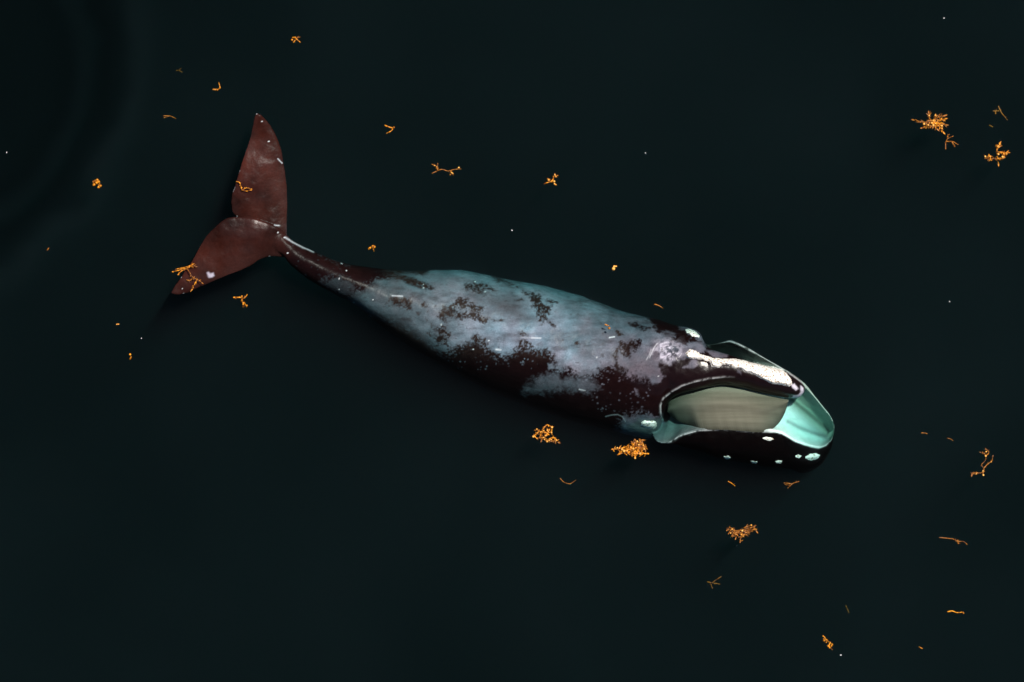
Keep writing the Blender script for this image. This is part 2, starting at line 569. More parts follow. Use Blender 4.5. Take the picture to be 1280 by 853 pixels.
# brownish veils over the grey
veil = np.zeros(nv)
for poly, k in (([(600, 366), (640, 372), (655, 385), (674, 400), (660, 406), (632, 398), (612, 384)], 0.85), ([(580, 362), (604, 366), (612, 384), (598, 380)], 0.7),
                ([(724, 435), (738, 434), (742, 446), (730, 450), (722, 442)], 0.6), ([(690, 416), (755, 404), (760, 420), (715, 424), (695, 424)], 0.5),
                ([(785, 445), (818, 440), (816, 466), (795, 470), (786, 458)], 0.45), ([(432, 356), (470, 356), (500, 362), (520, 372), (480, 372), (440, 368)], 0.55),
                ([(705, 385), (725, 380), (730, 395), (712, 396)], 0.35), ([(545, 348), (566, 356), (585, 363), (560, 362)], 0.35)):
    veil = np.maximum(veil, 0.85 * k * patch(poly, 11, 5, n_mid * 0.6 + n_fine * 0.4))
grey = grey * (1 - veil[:, None]) + np.array((0.040, 0.033, 0.036)) * veil[:, None]

dark = np.zeros(nv)
DARKS = [  # polygon, softness, raggedness (px)
    ([(330, 260), (360, 290), (420, 322), (440, 326), (484, 332), (500, 338), (500, 350), (476, 353), (458, 360), (447, 368), (441, 378), (450, 392), (470, 408), (440, 400), (380, 370), (330, 330)], 3, 6),
    ([(420, 318), (520, 330), (541, 335), (531, 342), (503, 344), (478, 349), (455, 352), (436, 352)], 2.5, 2.2),
    ([(495, 345), (508, 344), (518, 348), (530, 353), (544, 360), (539, 364.5), (528, 362), (508, 357)], 1.2, 3),
    ([(508, 336), (537, 335), (537, 342), (528, 345), (512, 342)], 1.2, 3),
    ([(486, 372), (505, 371), (518, 378), (515, 388), (503, 386), (491, 381)], 1.6, 4),
    ([(524, 380), (530, 377), (537, 384), (531, 386)], 1.0, 3.5), ([(521, 390), (526, 391), (524, 396)], 1.0, 2.5),
    ([(580, 354), (590, 352), (602, 353), (609, 355), (617, 363), (606, 362.6), (600, 366), (589, 365), (580, 361)], 1.0, 4),
    ([(546, 394), (554, 384), (570, 378), (573, 370), (581, 372), (590, 380), (600, 384), (607, 385), (600, 391), (615, 400), (605, 405), (592, 400.5), (570, 399), (558, 397), (560, 405), (551, 401)], 1.0, 4.5),
    ([(616, 400), (630, 399), (630, 401.5), (616, 402.5)], 1.0, 2),
    ([(611, 344), (628, 345), (640, 354), (650, 358), (648, 361), (634, 356), (616, 350)], 1.2, 3.5),
    ([(652, 362), (668, 367), (679, 370), (678, 379), (689, 382), (687, 391), (681, 396), (691, 402), (696, 408), (689, 409), (681, 401), (678, 406), (673, 398), (669, 386), (663, 380), (664, 374), (656, 368)], 1.0, 4),
    ([(680, 374), (698, 376), (698, 379), (682, 378)], 1.0, 2.5), ([(642, 375), (652, 373), (656, 376), (644, 377.5)], 1.0, 2),
    ([(642, 416), (652, 413), (666, 420), (650, 422)], 1.0, 3.5), ([(646, 424), (662, 424), (663, 430), (648, 432)], 1.0, 3.5),
    ([(536, 418), (541, 408), (558, 407), (562, 420), (558, 432), (545, 434)], 2.0, 6),
    ([(540, 440), (561, 438), (574, 432), (590, 425), (592, 418), (600, 419), (610, 435), (628, 445), (640, 439), (647, 432), (662, 432), (668, 435), (681, 437), (694, 444), (695, 460), (715, 459), (721, 466), (735, 471),
      (747, 463), (765, 457), (771, 453), (788, 469), (812, 472), (826, 480), (828, 525), (805, 520), (780, 522), (770, 560), (640, 560), (560, 480)], 2.2, 6),
    ([(385, 343), (418, 362), (440, 373), (463, 388), (482, 395), (500, 403), (530, 421), (560, 442), (640, 470), (640, 540), (560, 510), (480, 450), (438, 410), (390, 380)], 9, 3),  # shade of the lower tail flank painted in as dark skin
    ([(771, 426), (793, 425), (801, 422), (801, 436), (791, 443), (785, 450), (776, 441)], 1.0, 4.5), ([(766, 413), (774, 412), (782, 420), (774, 420)], 1.0, 3), ([(765, 444), (772, 436), (774, 450), (772, 458), (768, 452)], 1.0, 3),
    ([(717, 427), (722, 424), (726, 431), (719, 433)], 1.0, 2.5),
    ([(786, 404), (796, 402), (813, 410), (805, 414), (795, 411)], 1.2, 3), ([(796, 388), (818, 394), (848, 404), (861, 416), (880, 430), (874, 432), (860, 430), (838, 429), (841, 420), (820, 413), (812, 400)], 1.6, 5),
    ([(822, 449), (840, 452), (858, 448), (880, 440), (884, 428), (1020, 430), (1060, 520), (1050, 630), (780, 630), (795, 560), (820, 556), (836, 555), (829, 524), (818, 500), (815, 484), (826, 476)], 1.0, 3),
]
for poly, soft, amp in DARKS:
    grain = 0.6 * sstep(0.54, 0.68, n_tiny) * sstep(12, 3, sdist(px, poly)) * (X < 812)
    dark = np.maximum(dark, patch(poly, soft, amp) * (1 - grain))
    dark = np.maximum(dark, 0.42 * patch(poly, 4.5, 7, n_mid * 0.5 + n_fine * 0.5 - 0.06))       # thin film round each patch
film = fbm(co * np.array((0.5, 1.6, 1.0)), 4.2, 4, 88)
dark = np.maximum(dark, 0.50 * sstep(0.52, 0.68, film) * (0.4 + 1.2 * np.clip(n_fine - 0.2, 0, 0.5)))
# grey islands lying over the dark skin
LIGHTS = [
    ([(655, 490), (662, 478), (676, 471), (694, 467), (705, 474), (722, 470), (740, 474), (746, 485), (738, 492), (725, 488), (700, 486), (690, 492), (672, 491)], 5.5, 5, 0.40),
    ([(684, 455), (691, 454), (692, 460), (686, 462)], 0.8, 1.5, 0.9), ([(772, 449), (782, 447), (787, 452), (783, 458), (774, 457)], 0.8, 1.0, 0.95),
    ([(859, 429), (871, 427), (880, 431), (883, 438), (872, 437), (862, 433)], 0.8, 1.2, 0.9), ([(884, 438), (896, 438), (911, 443), (905, 448), (890, 446)], 0.8, 1.5, 0.9),
    ([(853, 459.5), (860, 456), (864, 450), (870, 449.5), (873, 456), (866, 461)], 0.7, 0.8, 1.0),
    ([(815, 458), (824, 462), (829, 470), (824, 478), (816, 480), (812, 476), (820, 470)], 1.0, 2.5, 0.9),
    ([(822, 430), (850, 430), (856, 444), (846, 446), (842, 452), (836, 457), (830, 450), (823, 449)], 0.8, 2.5, 0.95),
    ([(921, 461), (926, 464), (927, 469), (922, 465)], 0.7, 0.8, 0.8), ([(793, 486), (797, 489), (799, 495), (795, 494)], 0.7, 1.0, 0.8),
    ([(400, 350), (425, 346), (445, 360), (448, 380), (436, 374), (415, 362)], 4, 9, 0.35), ([(840, 396), (852, 406), (860, 414), (850, 412)], 1.0, 2.0, 0.4),
    ([(566, 385), (585, 386), (584, 391), (570, 390)], 1.0, 4, 0.8), ([(538, 413), (546, 411), (550, 420), (542, 424)], 1.0, 4, 0.5),
    ([(832, 413), (845, 417), (843, 419), (832, 416)], 0.8, 1.0, 0.6), ([(470, 350), (500, 352), (530, 364), (528, 367), (498, 358), (470, 354)], 2.0, 2.0, 0.9),
]
for poly, soft, amp, k in LIGHTS:
    dark = dark * (1 - k * patch(poly, soft, amp))
# pale flecks scattered in the black patches
FLECK_AREAS = [((548, 372, 614, 404), 70, 0.9), ((664, 366, 694, 408), 34, 0.8), ((770, 424, 800, 448), 42, 1.0), ((560, 430, 700, 462), 60, 0.9), ((740, 456, 815, 515), 60, 1.1),
               ((500, 345, 540, 362), 12, 0.9), ((490, 372, 517, 388), 14, 0.8), ((582, 352, 614, 366), 16, 0.8), ((538, 408, 560, 432), 14, 0.8), ((640, 412, 668, 432), 18, 0.8), ((360, 296, 440, 380), 26, 0.8), ((215, 300, 350, 366), 10, 0.6)]
fl = np.zeros(nv)
for (x0, y0, x1, y1), n, r in FLECK_AREAS:
    for _ in range(int(n * 1.5)):
        cx, cy, rr = rng.uniform(x0, x1), rng.uniform(y0, y1), r * rng.uniform(0.25, 1.0) ** 1.3
        sel = np.where((np.abs(X - cx) < 4) & (np.abs(Y - cy) < 4))[0]
        dd = np.hypot((X[sel] - cx) / rng.uniform(0.8, 1.4), Y[sel] - cy)
        dd = dd + 1.6 * (n_tiny[sel] - 0.5)
        fl[sel] = np.maximum(fl[sel], rng.uniform(0.2, 0.95) * sstep(rr + 0.6, rr - 0.6, dd))
dark = dark * (1 - 0.85 * fl)
# fine mottling: dark pinpricks in the grey, grey film in the dark
pin = sstep(0.63, 0.72, n_fine) * sstep(0.5, 0.62, n_mid) * 0.5
dark = np.maximum(dark, pin)
dk = DARK * (0.7 + 0.6 * n_mid)[:, None]
worn = (sstep(462, 425, Y - 0.05 * (X - 650)) * sstep(470, 500, X) * sstep(800, 770, X))[:, None]      # the skin left on the back is browner
dk = dk * (1 - worn) + np.array((0.0165, 0.0098, 0.0082)) * (0.2 + 1.6 * n_fine)[:, None] * worn
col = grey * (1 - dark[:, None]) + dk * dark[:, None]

# flukes and tail stock: red-brown
fluke = sstep(376, 344, X + 0.35 * (Y - 300) + 14 * (n_mid - 0.5))
wide = fbm(co, 1.25, 3, 51)
bf = BROWN * (np.clip(0.12 + 1.95 * wide, 0.3, 2) + 0.45 * (n_mid - 0.5) + 0.25 * (n_fine - 0.5))[:, None]
bf = bf * (1 + (tint * np.array((-0.2, 0.5, 0.9))))
lower = sstep(-2, 8, (Y - 272) - 0.22 * (X - 296)) * sstep(355, 335, X)
bf = bf * (1 - 0.30 * lower)[:, None]  # shade of the lobe tilted from the sun, painted into its brown
col = col * (1 - fluke[:, None]) + bf * fluke[:, None]
mark = patch([(258, 341), (261, 340), (263, 342), (267, 341), (268, 345), (264, 347), (261, 347)], 0.6, 0.5)
col = col * (1 - mark[:, None]) + np.array((0.34, 0.30, 0.36)) * mark[:, None]
brownback = 0.3 * sstep(480, 420, X) * sstep(350, 335, Y - 0.45 * (X - 430)) * (X > 366)
col = col * (1 - brownback[:, None]) + (BROWN * 0.6 * (0.5 + n_mid)[:, None]) * brownback[:, None]

# lower jaw: white inside, black outside
RIMR, RIML = np.array(LIP_R)[:, :2], np.array(LIP_L)[:, :2]
rimr, riml = ldist(px, RIMR), ldist(px, RIML)
mouth = np.vstack((RIMR[2:], RIML[::-1][:-1]))
snout = [(x, y) for x, y in zip(TX, TOP) if x >= 838] + [(1006, 487)] + [(x, y) for x, y in zip(BX, BOT) if x >= 841][::-1]
mk = sstep(-0.6, 0.8, sdist(px, mouth)) * (nrm[:, 2] > -0.2) * np.maximum(sstep(0.6, -0.6, sdist(px, snout)), (co[:, 2] < -0.5) * (X > 885)) * (X > 829) * ((X > 841) | (Y > 503))
white = np.array((0.80, 0.84, 0.80)) * (0.78 + 0.3 * n_big + 0.2 * (strk - 0.5))[:, None]
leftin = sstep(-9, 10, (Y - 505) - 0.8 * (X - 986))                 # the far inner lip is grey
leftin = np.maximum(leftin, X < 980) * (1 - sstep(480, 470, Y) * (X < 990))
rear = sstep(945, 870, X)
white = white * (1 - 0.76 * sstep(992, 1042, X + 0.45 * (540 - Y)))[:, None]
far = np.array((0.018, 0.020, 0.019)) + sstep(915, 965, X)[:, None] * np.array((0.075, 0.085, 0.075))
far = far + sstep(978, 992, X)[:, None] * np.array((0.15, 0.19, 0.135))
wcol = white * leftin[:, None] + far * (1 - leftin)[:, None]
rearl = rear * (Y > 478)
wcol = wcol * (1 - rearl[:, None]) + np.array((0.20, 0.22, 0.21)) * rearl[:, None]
msd = sdist(px, mouth)
lipk = np.exp(-(rimr / 2.6)**2) * sstep(975, 950, X) * 0.88
wcol = wcol * (1 - lipk)[:, None] + np.array((0.02, 0.018, 0.017)) * lipk[:, None]
fanl = np.arctan2(Y - 470, X - 940)
wcol = wcol * (0.92 + 0.26 * fbm(np.stack((fanl * 26, np.hypot(X - 940, Y - 470) * 0.03, 0 * X), 1), 1.0, 3, 77))[:, None]
FOLDS = [[(985, 527), (1000, 535), (1015, 541), (1032, 546)], [(990, 500), (1006, 513), (1022, 527), (1034, 538)]]
for f in FOLDS:
    wcol = wcol * (1 - 0.55 * np.exp(-(ldist(px, f) / 2.6)**2))[:, None]
band = np.exp(-(ldist(px, [(996, 501), (1012, 513), (1028, 528)]) / 1.8)**2) * 0.5
wcol = wcol * (1 + band)[:, None]
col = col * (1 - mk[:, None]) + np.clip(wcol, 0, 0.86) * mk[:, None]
corner = (co[:, 2] > -0.95) * patch([(829, 524), (834, 512), (845, 526), (880, 537), (856, 543), (840, 552), (822, 553), (812, 549), (795, 540), (786, 532), (800, 524)], 2.2, 2.0)
col = col * (1 - 0.8 * corner[:, None]) + np.array((0.17, 0.21, 0.21)) * (0.25 + 0.5 * n_mid)[:, None] * 0.8 * corner[:, None]
outer = (msd < 0) * (Y > 535) * sstep(832, 850, X) * (dark > 0.5)
col = col * (1 - 0.72 * outer)[:, None]
# wet glints painted along the scuffed lip edges; pale edge of the fold above the mouth
edge = np.exp(-np.where(rimr < riml, rimr / 0.62, (riml - 1.2) / 0.85)**2) * (nrm[:, 2] > -0.3) * (co[:, 2] > -0.75) * np.where(rimr < riml, sstep(0.44, 0.60, n_fine * 0.6 + n_mid * 0.4), sstep(0.30, 0.46, n_fine * 0.6 + n_mid * 0.4))
edge = edge * np.where(rimr < riml, sstep(812, 830, X) * (1 - 0.7 * sstep(960, 985, X)), 0.8 * sstep(895, 915, X) * (1 - 0.4 * sstep(1000, 1020, X)))
foldk = 0.75 * np.exp(-(fd / 0.9)**2) * sstep(0.3, 0.55, n_fine * 0.6 + n_mid * 0.4) * sstep(925, 885, X)
ed = np.maximum(edge, foldk)
col = col * (1 - ed[:, None]) + np.array((0.42, 0.42, 0.42)) * ed[:, None]
# pale tip of the upper jaw, skin folds and painted glints by the blowholes, scars with painted glint streaks
for poly, c in (([(1001, 482), (1004, 485), (1005.5, 490), (1003, 495.5), (997, 498.5), (990, 498), (992, 495), (998, 494), (1001, 490)], (0.42, 0.40, 0.46)), ([(989, 481), (993, 480), (997.5, 486), (995, 488.5), (991, 485)], (0.5, 0.46, 0.52))):
    k = patch(poly, 0.6, 0.5) * (co[:, 2] > -0.35)
    col = col * (1 - k[:, None]) + np.array(c) * k[:, None]
blow_glint = blow * sstep(0.42, 0.62, n_fine * 0.5 + n_mid * 0.5) * 0.9  # wet glints round the blowholes painted pale lavender
col = col * (1 - blow_glint[:, None]) + np.array((0.66, 0.62, 0.72)) * blow_glint[:, None]
SCARS_GLINTS = [([(650, 422), (660, 422.3), (669, 422.4)], 0.6, 0.35), ([(664, 422.3), (672, 422.6), (676, 423)], 0.7, 0.7), ([(490, 370), (503, 370.5)], 0.7, 0.6), ([(620, 437), (626, 437.5)], 0.9, 0.9), ([(762, 422), (768, 421)], 0.8, 0.8), ([(724, 487), (731, 488.5)], 0.8, 0.5),
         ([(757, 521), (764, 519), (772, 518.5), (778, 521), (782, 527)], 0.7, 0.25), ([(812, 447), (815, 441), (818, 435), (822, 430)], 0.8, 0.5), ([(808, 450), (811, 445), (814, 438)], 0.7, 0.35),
         ([(357, 297), (366, 303), (380, 310), (392, 315)], 1.2, 0.5), ([(347, 198.5), (353, 204.5)], 0.5, 0.9), ([(343, 281.5), (350, 282.5)], 0.6, 0.8), ([(297.5, 217), (299.5, 214)], 0.7, 0.8), ([(291, 240), (293.5, 234)], 0.5, 0.5)]  # tail stock highlight and fluke glints, painted as pale streaks
for line, wd, k in SCARS_GLINTS:
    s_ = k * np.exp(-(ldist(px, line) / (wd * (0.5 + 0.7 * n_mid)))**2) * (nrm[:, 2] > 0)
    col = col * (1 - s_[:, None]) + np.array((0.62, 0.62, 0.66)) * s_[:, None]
GLINT_DOTS = [(424, 348.5), (424, 361.7), (433, 338.7), (466, 375), (442, 379), (454, 391.5), (462.5, 396), (551.5, 406), (529.5, 355.7), (529.5, 360), (594, 352), (606.5, 364.8), (746, 447), (591.5, 437), (611, 426), (823, 470.5),
        (403, 317.5), (427, 329.5), (347.5, 291), (355.5, 297), (359.5, 316.5), (296, 270.7), (298, 216.5), (320.5, 142.5), (336, 177), (327.5, 152), (229.5, 367), (228, 361), (226, 347), (291.5, 236), (337, 321), (268, 351.5), (277, 348.5)]  # water glints painted onto the skin as pale dots
for dx, dy in GLINT_DOTS:
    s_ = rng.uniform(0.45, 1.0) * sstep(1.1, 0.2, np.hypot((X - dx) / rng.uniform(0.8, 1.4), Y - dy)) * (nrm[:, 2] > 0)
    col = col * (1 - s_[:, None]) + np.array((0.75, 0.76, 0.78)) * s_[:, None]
col = np.clip(col, 0.001, 0.88)
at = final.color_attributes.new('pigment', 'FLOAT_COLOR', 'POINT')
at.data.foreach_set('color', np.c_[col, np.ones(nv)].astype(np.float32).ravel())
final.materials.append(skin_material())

# --- callosities: rough white patches standing proud of the skin
fbody = [tuple(p.vertices) for p in final.polygons]
bvh = BVHTree.FromPolygons([tuple(v) for v in co2], fbody)
cal_mat = ramp_material('callosity', (0.26, 0.17, 0.10), (0.82, 0.77, 0.70), 24, 0.8, 0.2, 0.9, 0.37, 0.47, 0.03)


def skin_at(px_, py_, z=0.0):
    p = P(px_, py_, z)
    o = Vector((0, 0, CAM_H))
    d = (Vector(p) - o).normalized()
    hit = bvh.ray_cast(o, d)
    return hit[0]


def callosity(name, poly, height, seed, mat=None, step=1.0, rough=1.0):
    poly = np.asarray(poly, float)
    lo, hi = poly.min(0) - 2, poly.max(0) + 2
    gx, gy = np.arange(lo[0], hi[0] + step, step), np.arange(lo[1], hi[1] + step, step)
    GX, GY = np.meshgrid(gx, gy, indexing='ij')
    pts = np.stack((GX.ravel(), GY.ravel()), 1)
    q = np.c_[pts / PPM, np.zeros(len(pts))]
    sd_ = sdist(pts, poly) + (fbm(q, 9.0, 3, seed) - 0.5) * 3.0 * rough
    hgt = height * (sstep(-0.2, 3.0, sd_) * (0.55 + 0.9 * (fbm(q, 11.0, 4, seed + 3) - 0.25)))
    idx, verts, faces = {}, [], []
    for k, (x, y) in enumerate(pts):
        if sd_[k] < -1.6:
            continue
        h = skin_at(x, y)
        if h is None:
            continue
        idx[k] = len(verts)
        dz = hgt[k] if sd_[k] > -0.4 else -0.05
        verts.append((h[0], h[1], h[2] + dz))
    ny = len(gy)
    for i in range(len(gx) - 1):
        for j in range(ny - 1):
            c = [i * ny + j, (i + 1) * ny + j, (i + 1) * ny + j + 1, i * ny + j + 1]
            if all(k in idx for k in c) and max(sd_[k] for k in c) > -0.4:
                z = [verts[idx[k]][2] for k in c]
                if max(z) - min(z) < 0.5:
                    faces.append(tuple(idx[k] for k in c)[::-1])
    return mesh_obj(name, verts, faces, mat or cal_mat, whale)


BONNET = [(856.6, 442), (862, 437), (869, 438), (876, 442), (890, 446.6), (904, 448.4), (919, 449), (930, 451), (949, 455), (962, 458), (977, 461.6), (984, 466), (990, 474.7), (990, 479.4), (986, 483), (975, 481), (965.6, 480),
          (952.5, 474), (944, 469), (937.5, 466), (934, 465.5), (926, 461.6), (919, 459.7), (907, 456.4), (902.5, 457), (899, 460), (890, 459), (886.6, 452), (878, 450), (861, 449), (857.5, 446.6)]
o = callosity('callosity', BONNET, 0.11, 41, step=0.8)
o['label'] = 'long white crust along the top of the snout'
callosity('callosity', [(876, 453), (881, 452.5), (885, 455), (884, 458), (877, 457)], 0.07, 45, step=0.7)['label'] = 'small cream crust beside the long one'
callosity('callosity', [(802, 528), (806, 525.5), (813, 526), (820, 526.5), (821, 533), (817, 537), (808, 535), (802, 532)], 0.07, 47, step=0.7)['label'] = 'oval white crust at the corner of the mouth'
callosity('callosity', [(856, 411.5), (862, 412), (870, 415), (875.5, 419.5), (874, 422.5), (866, 421), (859, 416.5)], 0.06, 49, step=0.7)['label'] = 'white crust on the far cheek'
for i, poly in enumerate(([(953, 548), (958, 546.5), (966, 547.5), (968, 549.5), (962, 551.5), (955, 550)], [(1007, 571), (1012, 567.5), (1020, 567), (1026, 569), (1022, 574), (1013, 576), (1007, 573)],
                          [(994, 570), (998, 568.5), (1002, 570), (999, 573), (995, 572.5)], [(969, 577), (973, 575.5), (978, 576), (976, 579.5), (971, 579.5)], [(938, 576), (942, 576.5), (947, 577.5), (945, 580), (940, 579)],
                          [(904, 571), (910, 570), (914, 573), (908, 575)], [(1035, 516.5), (1039, 519), (1043, 526), (1042.5, 530), (1038.5, 524.5)])):
    callosity('lip_callosity', poly, 0.05, 60 + i, step=0.6, rough=0.5 if i < 2 else 0.15)


# --- baleen: a curtain of plates hanging from the upper jaw
def baleen():
    top = resample([(833.5, 516, -0.75), (834.5, 506, -0.68), (841, 498, -0.58), (852, 492.5, -0.46), (866, 489, -0.38), (890, 484.5, -0.30), (904, 483.6, -0.28), (930, 487, -0.26), (953, 493, -0.25), (970, 496.5, -0.25), (986, 500, -0.24)], 221)
    bot = resample([(835, 516, -0.80), (838, 520, -0.80), (847, 526.5, -0.68), (860, 531, -0.52), (880, 537.4, -0.10), (905, 537.6, -0.03), (930, 539.4, -0.05), (948, 540.6, -0.08), (958, 540.0, -0.14), (966.5, 535.5, -0.24), (974.5, 528, -0.30), (981, 516.5, -0.32), (984, 508, -0.30)], 221)
    verts, faces = [], []
    NV = 9
    for i in range(220):
        for half in (0, 1):
            for j in range(NV):
                u = j / (NV - 1)
                q = top[i + half] + (bot[i + half] - top[i + half]) * u
                bulge = 0.17 * math.sin(math.pi * u ** 0.75)
                step = (-0.005 if half else 0.005) + (0.004 * math.sin(i * 1.7) + 0.006 * math.sin(i * 0.37)) * u
                verts.append(P(q[0], q[1] - 0.6 * math.sin(math.pi * u), q[2] + bulge + step))
        b = i * 2 * NV
        for j in range(NV - 1):
            faces.append((b + j, b + j + 1, b + NV + j + 1, b + NV + j))
    return verts, faces


m, nt_, b_ = new_mat('baleen')
uvn = nt_.nodes.new('ShaderNodeTexCoord')
mpn = nt_.nodes.new('ShaderNodeMapping')
mpn.inputs['Rotation'].default_value = (0, 0, R(4))
mpn.inputs['Scale'].default_value = (0.30, 5.0, 1.0)
nzn = nt_.nodes.new('ShaderNodeTexNoise')
nzn.inputs['Scale'].default_value = 1.6
nzn.inputs['Detail'].default_value = 5
crn = nt_.nodes.new('ShaderNodeValToRGB')
els = crn.color_ramp.elements
els[0].position, els[0].color = 0.10, (0.075, 0.072, 0.052, 1)
els[1].position, els[1].color = 0.90, (0.215, 0.21, 0.165, 1)
e_ = els.new(0.5)
e_.color = (0.145, 0.142, 0.106, 1)
nt_.links.new(uvn.outputs['Object'], mpn.inputs[0])
nt_.links.new(mpn.outputs[0], nzn.inputs['Vector'])
nt_.links.new(nzn.outputs['Fac'], crn.inputs[0])
pl = nt_.nodes.new('ShaderNodeAttribute')
pl.attribute_name = 'plate tone'
mul = nt_.nodes.new('ShaderNodeVectorMath')
mul.operation = 'MULTIPLY'
nt_.links.new(crn.outputs[0], mul.inputs[0])
nt_.links.new(pl.outputs['Color'], mul.inputs[1])
nt_.links.new(mul.outputs[0], b_.inputs['Base Color'])
b_.inputs['Roughness'].default_value = 0.6
b_.inputs['Specular IOR Level'].default_value = 0.05
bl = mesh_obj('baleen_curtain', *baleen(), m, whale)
tone = np.repeat(rng.uniform(0.96, 1.02, 220), 18) * np.tile(np.r_[1.5, 1.08, 0.98, 0.96, 0.72, 0.95, 0.98, 0.78, 0.45], 440)  # random plate tone; top-edge highlight and darker bottom shading painted in
tone = tone * np.repeat((0.35 + 0.65 * sstep(-10, 130, np.arange(220.0))), 18)  # shading toward the mouth corner painted in
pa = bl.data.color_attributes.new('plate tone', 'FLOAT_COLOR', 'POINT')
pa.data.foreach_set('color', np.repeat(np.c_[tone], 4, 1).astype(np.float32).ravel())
bl['kind'] = 'stuff'
bl['label'] = 'olive brown baleen plates hanging in the open mouth'

# ------------------------------------------------------------------ floating seaweed
def weed_mat(name, c0, c1):
    return ramp_material(name, c0, c1, 22, 0.45, 0.3, 0.3, 0.38, 0.62, 0.004)


W_GOLD = weed_mat('golden seaweed', (0.12, 0.026, 0.0005), (0.80, 0.29, 0.009))
W_DULL = weed_mat('dull submerged seaweed', (0.09, 0.024, 0.002), (0.38, 0.130, 0.010))
W_BLAD = weed_mat('float bladder', (0.62, 0.25, 0.03), (0.80, 0.42, 0.10))


class Weed:
    def __init__(self):
        self.v, self.f = [], []

    def tube(self, pts, r0, r1, ns=5):
        pts = np.asarray(pts, float)
        base = len(self.v)
        n = len(pts)
        for i in range(n):
            d = pts[min(i + 1, n - 1)] - pts[max(i - 1, 0)]
            d = d / max(np.linalg.norm(d), 1e-9)
            a = np.cross(d, (0.1, 0.2, 1.0))
            a = a / max(np.linalg.norm(a), 1e-9)
            b = np.cross(d, a)
            r = r0 + (r1 - r0) * i / (n - 1)
            for k in range(ns):
                t = 2 * math.pi * k / ns
                self.v.append(pts[i] + r * (a * math.cos(t) + b * math.sin(t)))
        for i in range(n - 1):
            for k in range(ns):
                l = (k + 1) % ns
                self.f.append((base + i * ns + k, base + i * ns + l, base + (i + 1) * ns + l, base + (i + 1) * ns + k))
        self.f.append(tuple(base + (n - 1) * ns + k for k in range(ns)))

    def blade(self, p, d, length, width, curl):
        """a narrow leaf with a fold along its midrib"""
        d = np.asarray(d, float) / max(np.linalg.norm(d), 1e-9)
        a = np.cross(d, (0, 0, 1.0))
        a = a / max(np.linalg.norm(a), 1e-9)
        upv = np.cross(a, d)
        base = len(self.v)
        for i, (t, wd) in enumerate(((0, 0.25), (0.3, 0.9), (0.65, 0.8), (1.0, 0.08))):
            c = np.asarray(p) + d * length * t + upv * curl * length * t * t
            self.v += [c - a * width * wd + upv * width * 0.5, c, c + a * width * wd + upv * width * 0.5]
        for i in range(3):
            q = base + i * 3
            self.f += [(q, q + 1, q + 4, q + 3), (q + 1, q + 2, q + 5, q + 4)]

    def ball(self, p, r):
        base = len(self.v)
        for i in range(1, 4):
            for k in range(6):
                t, f = math.pi * i / 4, 2 * math.pi * k / 6
                self.v.append(np.asarray(p) + r * np.array((math.sin(t) * math.cos(f), math.sin(t) * math.sin(f), math.cos(t))))
        tp, bt = len(self.v), len(self.v) + 1
        self.v += [np.asarray(p) + (0, 0, r), np.asarray(p) - (0, 0, r)]
        for i in range(2):
            for k in range(6):
                l = (k + 1) % 6
                self.f.append((base + i * 6 + k, base + (i + 1) * 6 + k, base + (i + 1) * 6 + l, base + i * 6 + l))
        for k in range(6):
            l = (k + 1) % 6
            self.f += [(tp, base + k, base + l), (bt, base + 12 + l, base + 12 + k)]

    def build(self, name, m, parent=None):
        return mesh_obj(name, self.v, self.f, m, parent)


def W(pts, z, origin, jit=0.02):
    """a stem's course in px -> points about the clump's own origin"""
    q = resample(np.asarray(pts, float), max(6, 3 * len(pts)))
    out = np.array([P(a, b, z) for a, b in q]) - origin
    out[:, 2] += np.cumsum(rng.uniform(-jit, jit, len(out)))
    return out


def frond(stem, thick, leaf, n_leaf, bladders=0, spread=1.0):
    """one branching frond along the stem (points): stem with leaves; returns the frond and its bladders' places"""
    wd, bl = Weed(), []
    wd.tube(stem, thick, thick * 0.5)
    n_leaf = int(n_leaf * 1.4)
    for k in range(n_leaf):
        t = (k + 0.7) / (n_leaf + 0.3)
        i = min(int(t * (len(stem) - 1)), len(stem) - 2)
        p = stem[i] + (stem[i + 1] - stem[i]) * rng.rand()
        d = stem[i + 1] - stem[i]
        ang = (1 if k % 2 else -1) * rng.uniform(0.35, 1.1) * spread
        c, s = math.cos(ang), math.sin(ang)
        dv = np.array((d[0] * c - d[1] * s, d[0] * s + d[1] * c, rng.uniform(-0.3, 0.5) * np.linalg.norm(d)))
        L = 0.72 * leaf * rng.uniform(0.6, 1.25)
        wd.blade(p, dv, L, L * rng.uniform(0.08, 0.14), rng.uniform(-0.9, 0.9))
    for k in range(bladders):
        i = rng.randint(1, len(stem))
        bl.append(stem[i] + np.array((rng.uniform(-1, 1) * thick * 3, rng.uniform(-1, 1) * thick * 3, thick * 2)))
    d = stem[-1] - stem[-2]
    wd.blade(stem[-1], d, leaf * 0.9, leaf * 0.16, 0.1)
    return wd, bl


